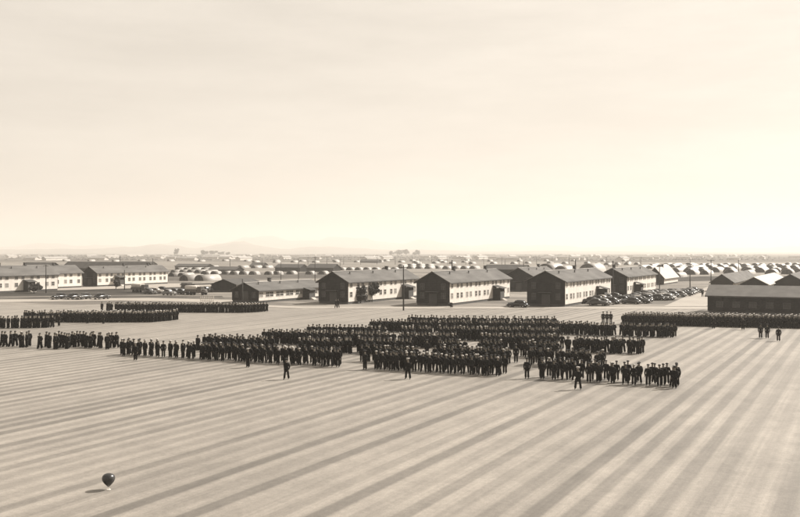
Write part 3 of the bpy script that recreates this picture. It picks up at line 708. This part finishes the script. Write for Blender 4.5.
def cap_mesh(kind, m):
    bm = bmesh.new()
    if kind == 'dixie': pr = [(.105, 1.74), (.112, 1.745), (.118, 1.80), (.108, 1.81), (.10, 1.79), (.085, 1.83), (.05, 1.85), (.001, 1.855)]
    else: pr = [(.095, 1.74), (.10, 1.79), (.145, 1.83), (.15, 1.85), (.12, 1.87), (.001, 1.875)]
    n = 14 if kind else 8; rg = []
    for r_, z in pr: rg.append([bm.verts.new((r_*math.cos(2*math.pi*i/n), r_*math.sin(2*math.pi*i/n)-.01, z)) for i in range(n)])
    for A, B in zip(rg[:-1], rg[1:]):
        for i in range(n): bm.faces.new((A[i], A[(i+1) % n], B[(i+1) % n], B[i])).smooth = True
    bm.faces.new(rg[0][::-1])
    if kind == 'peak':
        v = [bm.verts.new(c) for c in ((-.08, -.08, 1.75), (.08, -.08, 1.75), (.06, -.165, 1.73), (0, -.18, 1.725), (-.06, -.165, 1.73))]
        bm.faces.new(v)
    return mesh_of('cap', bm, m)
CAPS = {'w': cap_mesh('dixie', M_capw), 'd': cap_mesh('dixie', M_capd), 'o': cap_mesh('peak', M_capw), 'od': cap_mesh('peak', M_capd)}
PM = {k: make_person(k) for k in POSES}; PO = {k: make_person(k, True) for k in ('attention', 'ease', 'step')}
def put_person(loc, rz, pose, cap, label, group=None, officer=False, s=1.0):
    b, j, t = (PO if officer else PM)[pose]
    o = link('person', b, None, loc, rz); o.scale = (s*1.12, s*1.12, s)
    tag(o, label, 'person', group)
    for nm, me in (('jumper' if not officer else 'coat', j), ('trousers', t), ('cap', CAPS[cap])):
        c = bpy.data.objects.new(nm, me); COL.objects.link(c); c.parent = o
    return o
FACE = ROT                         # local -y then points back along -V, towards the camera
men = []                           # (loc, rz, pose, cap, block)
BL = {}
def row(key, x0, y0, x1, y1, ranks=3, sp=.86, rs=.95, white=.15, gaps=(), jit=.065, miss=.03, pose=None, label=None):
    if label: BL[key] = label
    A = P(x0, y0); B = P(x1, y1); n = max(1, int(round((B-A).length/sp)))
    for i in range(n+1):
        c = A.lerp(B, i/n)
        for k in range(ranks):
            q = c+V*(k*rs)+Vector((random.gauss(0, jit), random.gauss(0, jit), 0))
            px = 400+q.x*F/q.y
            if any(g0 < px < g1 for g0, g1 in gaps) or random.random() < miss: continue
            men.append((q, FACE+random.gauss(0, .12), pose or random.choice(('attention', 'attention', 'attention', 'ease')), 'w' if random.random() < white else 'd', key, random.uniform(.96, 1.04)))
# front-right company
row('fr', 541, 379.3, 674, 387.5, 3, 1.03, .9, .12, jit=.13, label='dark-uniformed sailor in the front right-hand row that stands nearest the camera')
row('fr2', 529, 365.5, 597, 370, 3, .95, .9, .12, gaps=((552, 556), (576, 580)), label='dark-uniformed sailor in the short row directly behind the front right-hand row')
row('fr3', 567, 352.5, 638, 354.6, 3, .95, .9, .1, gaps=((584.5, 587),), label='dark-uniformed sailor in the second separate row right of centre, behind the nearest right-hand row')
row('fr4', 590, 336, 672, 337.8, 3, .92, .95, .1, label='dark-uniformed sailor in the long separate row just in front of the packed mass at right')
row('fr5', 553, 334.3, 584, 335.4, 3, .9, .95, .1, label='dark-uniformed sailor in the short row left of the gap, level with the long separate right row')
# centre company
row('c1', 376, 369.8, 496, 376.6, 3, .84, .95, .22, jit=.09, label='dark-uniformed sailor in the long front row at picture centre')
row('c2', 362, 362, 413, 364.5, 2, .84, .95, .3, label='dark-uniformed sailor in the second row of the centre block, left part')
row('c2b', 436, 363.5, 503, 366.5, 3, .84, .95, .15, label='dark-uniformed sailor in the second row of the centre block, right part')
row('c3', 342, 353.5, 458, 357, 3, .88, .95, .15, gaps=((352, 358), (412, 435)), label='dark-uniformed sailor in the third row of the centre block')
row('c3b', 480, 356.5, 552, 359, 3, .88, .95, .25, gaps=((502, 521),), label='dark-uniformed sailor in the third row of the centre block, right part')
row('c4', 338, 346.3, 386, 347.5, 3, .88, .95, .15, label='dark-uniformed sailor in the rear rows of the centre block')
row('c4', 400, 347.8, 552, 349.8, 3, .88, .95, .25, gaps=((457, 479),))
row('c5', 372, 339.6, 553, 342, 3, .9, .95, .25, gaps=((385, 401), (431, 439)))
row('c6', 309, 338.2, 366, 338.8, 2, 1.0, .95, .15, label='dark-uniformed sailor in the thin row behind the left-hand block')
row('c7', 368, 332.2, 430, 332.8, 3, .9, .95, .2); row('c7', 440, 332.8, 553, 334.2, 3, .9, .95, .25)
row('c8', 409, 327.2, 552, 328.8, 2, .98, .95, .08, jit=.08)
# left company
row('l1', 203, 360, 330, 367, 3, .84, .95, .22, label='dark-uniformed sailor in the front row of the left-centre block')
row('l0', 122, 355, 200, 359.8, 2, .80, 1.0, .6, jit=.08, label='dark-uniformed sailor with mostly white caps in the long thin row on the left')
row('l2', 199, 350.5, 262, 352.5, 3, .88, .95, .12, label='dark-uniformed sailor in the second row of the left-centre block')
row('l3', 300, 353.5, 337, 355, 3, .88, .95, .15, label='dark-uniformed sailor in the second row of the left-centre block, right part')
row('l4', 264, 344, 337, 346, 3, .86, .95, .25, gaps=((273, 275),), label='dark-uniformed sailor in the rear row of the left-centre block')
BL['c5'] = BL['c7'] = BL['c8'] = BL['c4']
# loose band at far left
for x in (-18, -12, -9, -3, 2, 5, 11, 15, 21, 22.5, 27, 29, 39.5, 47, 49, 54.5, 57, 59.5, 62, 64.5, 67, 69, 72, 75, 77.5, 80, 83.5, 86, 90, 92, 93.5, 99, 100.5, 107, 109, 112.5, 116.5):
    x += random.uniform(-.5, .5)
    men.append((P(x, 347.8+random.uniform(-1.6, 1.6)), FACE+random.uniform(-.5, .5), random.choice(('step', 'ease', 'attention')), 'd' if random.random() < .85 else 'w', 'band', random.uniform(.96, 1.06)))
BL['band'] = 'dark-uniformed man in the loose uneven line at the far left'
# packed masses
row('m1', 624, 325, 830, 329.2, 7, .62, .95, .75, jit=.08, miss=.02)
row('m2', -40, 329, 47, 327.8, 2, .62, .95, .1, miss=.02)
row('m3', 45, 322.6, 152, 322.3, 5, .62, .95, .55, jit=.09, miss=.02); row('m3', 150, 322.2, 166, 321, 4, .62, .95, .5)
row('m3', 22, 321.5, 48, 322.2, 3, .9, .95, .2, jit=.3, miss=.25); 
row('m4', 118, 312.2, 246, 312.8, 4, .62, .95, .4, jit=.08, miss=.02); row('m4', 248.5, 312.6, 258, 312.2, 4, .62, .95, .1)
row('m4', 104, 311.3, 119, 311.9, 2, .9, .95, .1, jit=.2, miss=.2)
for k in ('m1', 'm2', 'm3', 'm4'): BL[k] = None
OFF = [((124, 356.2), 'attention', 'd', 'man at the outer left end of the long thin left-hand row, slightly forward'),
 ((135.5, 360.6), 'attention', 'o', 'officer in white cap standing just in front of the long thin left-hand row'),
 ((248, 367.6), 'attention', 'o', 'officer standing alone before the left part of the left-centre block'),
 ((286.5, 379.6), 'step', 'od', 'lone officer mid-stride well in front of the left-centre block'),
 ((338, 367.3), 'attention', 'od', 'single man standing in the gap right of the left-centre block'),
 ((365, 369.8), 'attention', 'od', 'single man just left of the long centre front row'),
 ((408, 379.3), 'ease', 'o', 'lone officer standing forward of the centre front row'),
 ((516, 362.8), 'attention', 'od', 'single man in the open wedge between centre block and right-hand rows'),
 ((527, 378.8), 'attention', 'od', 'officer standing left of the front right-hand row'),
 ((578, 389.8), 'ease', 'o', 'officer nearest the camera, in front of the front right-hand row'),
 ((562, 349.3), 'attention', 'od', 'single man left of the second separate right-hand row'),
 ((674.5, 388.6), 'attention', 'od', 'last man at the right end of the front right-hand row'),
 ((427, 356.8), 'attention', 'od', 'lone figure in the small clearing inside the centre block'),
 ((603.2, 323.4), 'attention', 'od', 'leftmost of three men standing apart left of the packed right mass'),
 ((607.1, 323.5), 'attention', 'od', 'middle of three men standing apart left of the packed right mass'),
 ((610.8, 323.5), 'attention', 'od', 'rightmost of three men standing apart left of the packed right mass'),
 ((760.6, 338.3), 'attention', 'od', 'left man of the pair in front of the packed right mass'),
 ((767.2, 338.6), 'attention', 'od', 'right man of the pair in front of the packed right mass'),
 ((778.5, 341.3), 'attention', 'od', 'man right of the pair, near the right edge'),
 ((713.5, 328.8), 'attention', 'od', 'man a step in front of the packed right mass, left of two'),
 ((743, 330), 'attention', 'od', 'man a step in front of the packed right mass, right of two'),
 ((59, 326.2), 'attention', 'od', 'single man before the far-left rear formation, nearest the left edge'),
 ((87.5, 323.8), 'attention', 'od', 'single man close before the middle of the far-left rear formation'),
 ((103.5, 324), 'attention', 'od', 'single man close before the far-left rear formation, right of the other two'),
 ((336, 308.3), 'step', 'od', 'distant walker at the foot of the first two-storey gable'),
 ((338.2, 308.2), 'step', 'd', 'second distant walker at the foot of the first two-storey gable'),
 ((702.5, 297), 'step', 'd', 'distant man walking on the pale road by the long low building')]
for (x, y), ps, cp, lb in OFF:
    o = put_person(P(x, y), FACE+random.uniform(-.15, .15), ps, cp, lb, None, True, 1.03)
# the 270 that show largest are individuals, the rest one crowd
men.sort(key=lambda m_: m_[0].y)
cut = 272
for q, rz, ps, cp, key, s in men[:cut]:
    lb = BL[key] or 'dark-uniformed sailor in a packed formation'
    put_person(q, rz, ps, cp, lb, lb.replace('dark-uniformed sailor', 'sailors').replace('dark-uniformed man', 'men'), False, s)
print('men total', len(men), 'individual', min(cut, len(men)), 'nearest y of crowd', men[cut][0].y)
low = {}
for ps in ('attention', 'ease', 'step'):
    for cp in ('w', 'd'):
        vs, fs, ms = [], [], []
        for me in make_person(ps, False, 0)+(CAPS[cp],):
            o0 = len(vs); vs += [v.co.copy() for v in me.vertices]
            for f in me.polygons:
                mt = me.materials[f.material_index]
                fs.append([i+o0 for i in f.vertices]); ms.append(mt)
        low[ps, cp] = (vs, fs, ms)
ML = [M_skin, M_hair, M_shoe, M_navy, M_navy2, M_capw, M_capd]; MI = {m: i for i, m in enumerate(ML)}
vs, fs, ms = [], [], []
for q, rz, ps, cp, key, s in men[cut:]:
    v0, f0, m0 = low[ps, cp]; T = Matrix.Translation(q) @ Matrix.Rotation(rz, 4, 'Z') @ Matrix.Diagonal((s*1.12, s*1.12, s, 1)); o0 = len(vs)
    vs += [T @ v for v in v0]; fs += [[i+o0 for i in f] for f in f0]; ms += [MI[m] for m in m0]
me = bpy.data.meshes.new('crowd'); me.from_pydata(vs, [], fs)
for m in ML: me.materials.append(m)
me.polygons.foreach_set('material_index', ms); me.polygons.foreach_set('use_smooth', [True]*len(fs)); me.update()
tag(link('crowd', me), 'distant packed ranks of dark-uniformed sailors filling the rear of the parade ground', 'crowd', kind='stuff')
# ------------------------------------------------------------------ haze
hb = bmesh.new(); box(hb, -13900, 13900, -380, 17500, -1.5, 330)
hm = bpy.data.materials.new('haze_air'); hm.use_nodes = True; n = hm.node_tree; n.nodes.clear()
pv = n.nodes.new('ShaderNodeVolumePrincipled'); pv.inputs['Color'].default_value = (.86, .82, .765, 1); pv.inputs['Density'].default_value = .00022; pv.inputs['Anisotropy'].default_value = .2
om = n.nodes.new('ShaderNodeOutputMaterial'); n.links.new(pv.outputs[0], om.inputs['Volume'])
hz = link('haze', mesh_of('haze', hb, hm)); tag(hz, kind='stuff', label='pale dusty haze fading the far plain and hills', cat='haze')
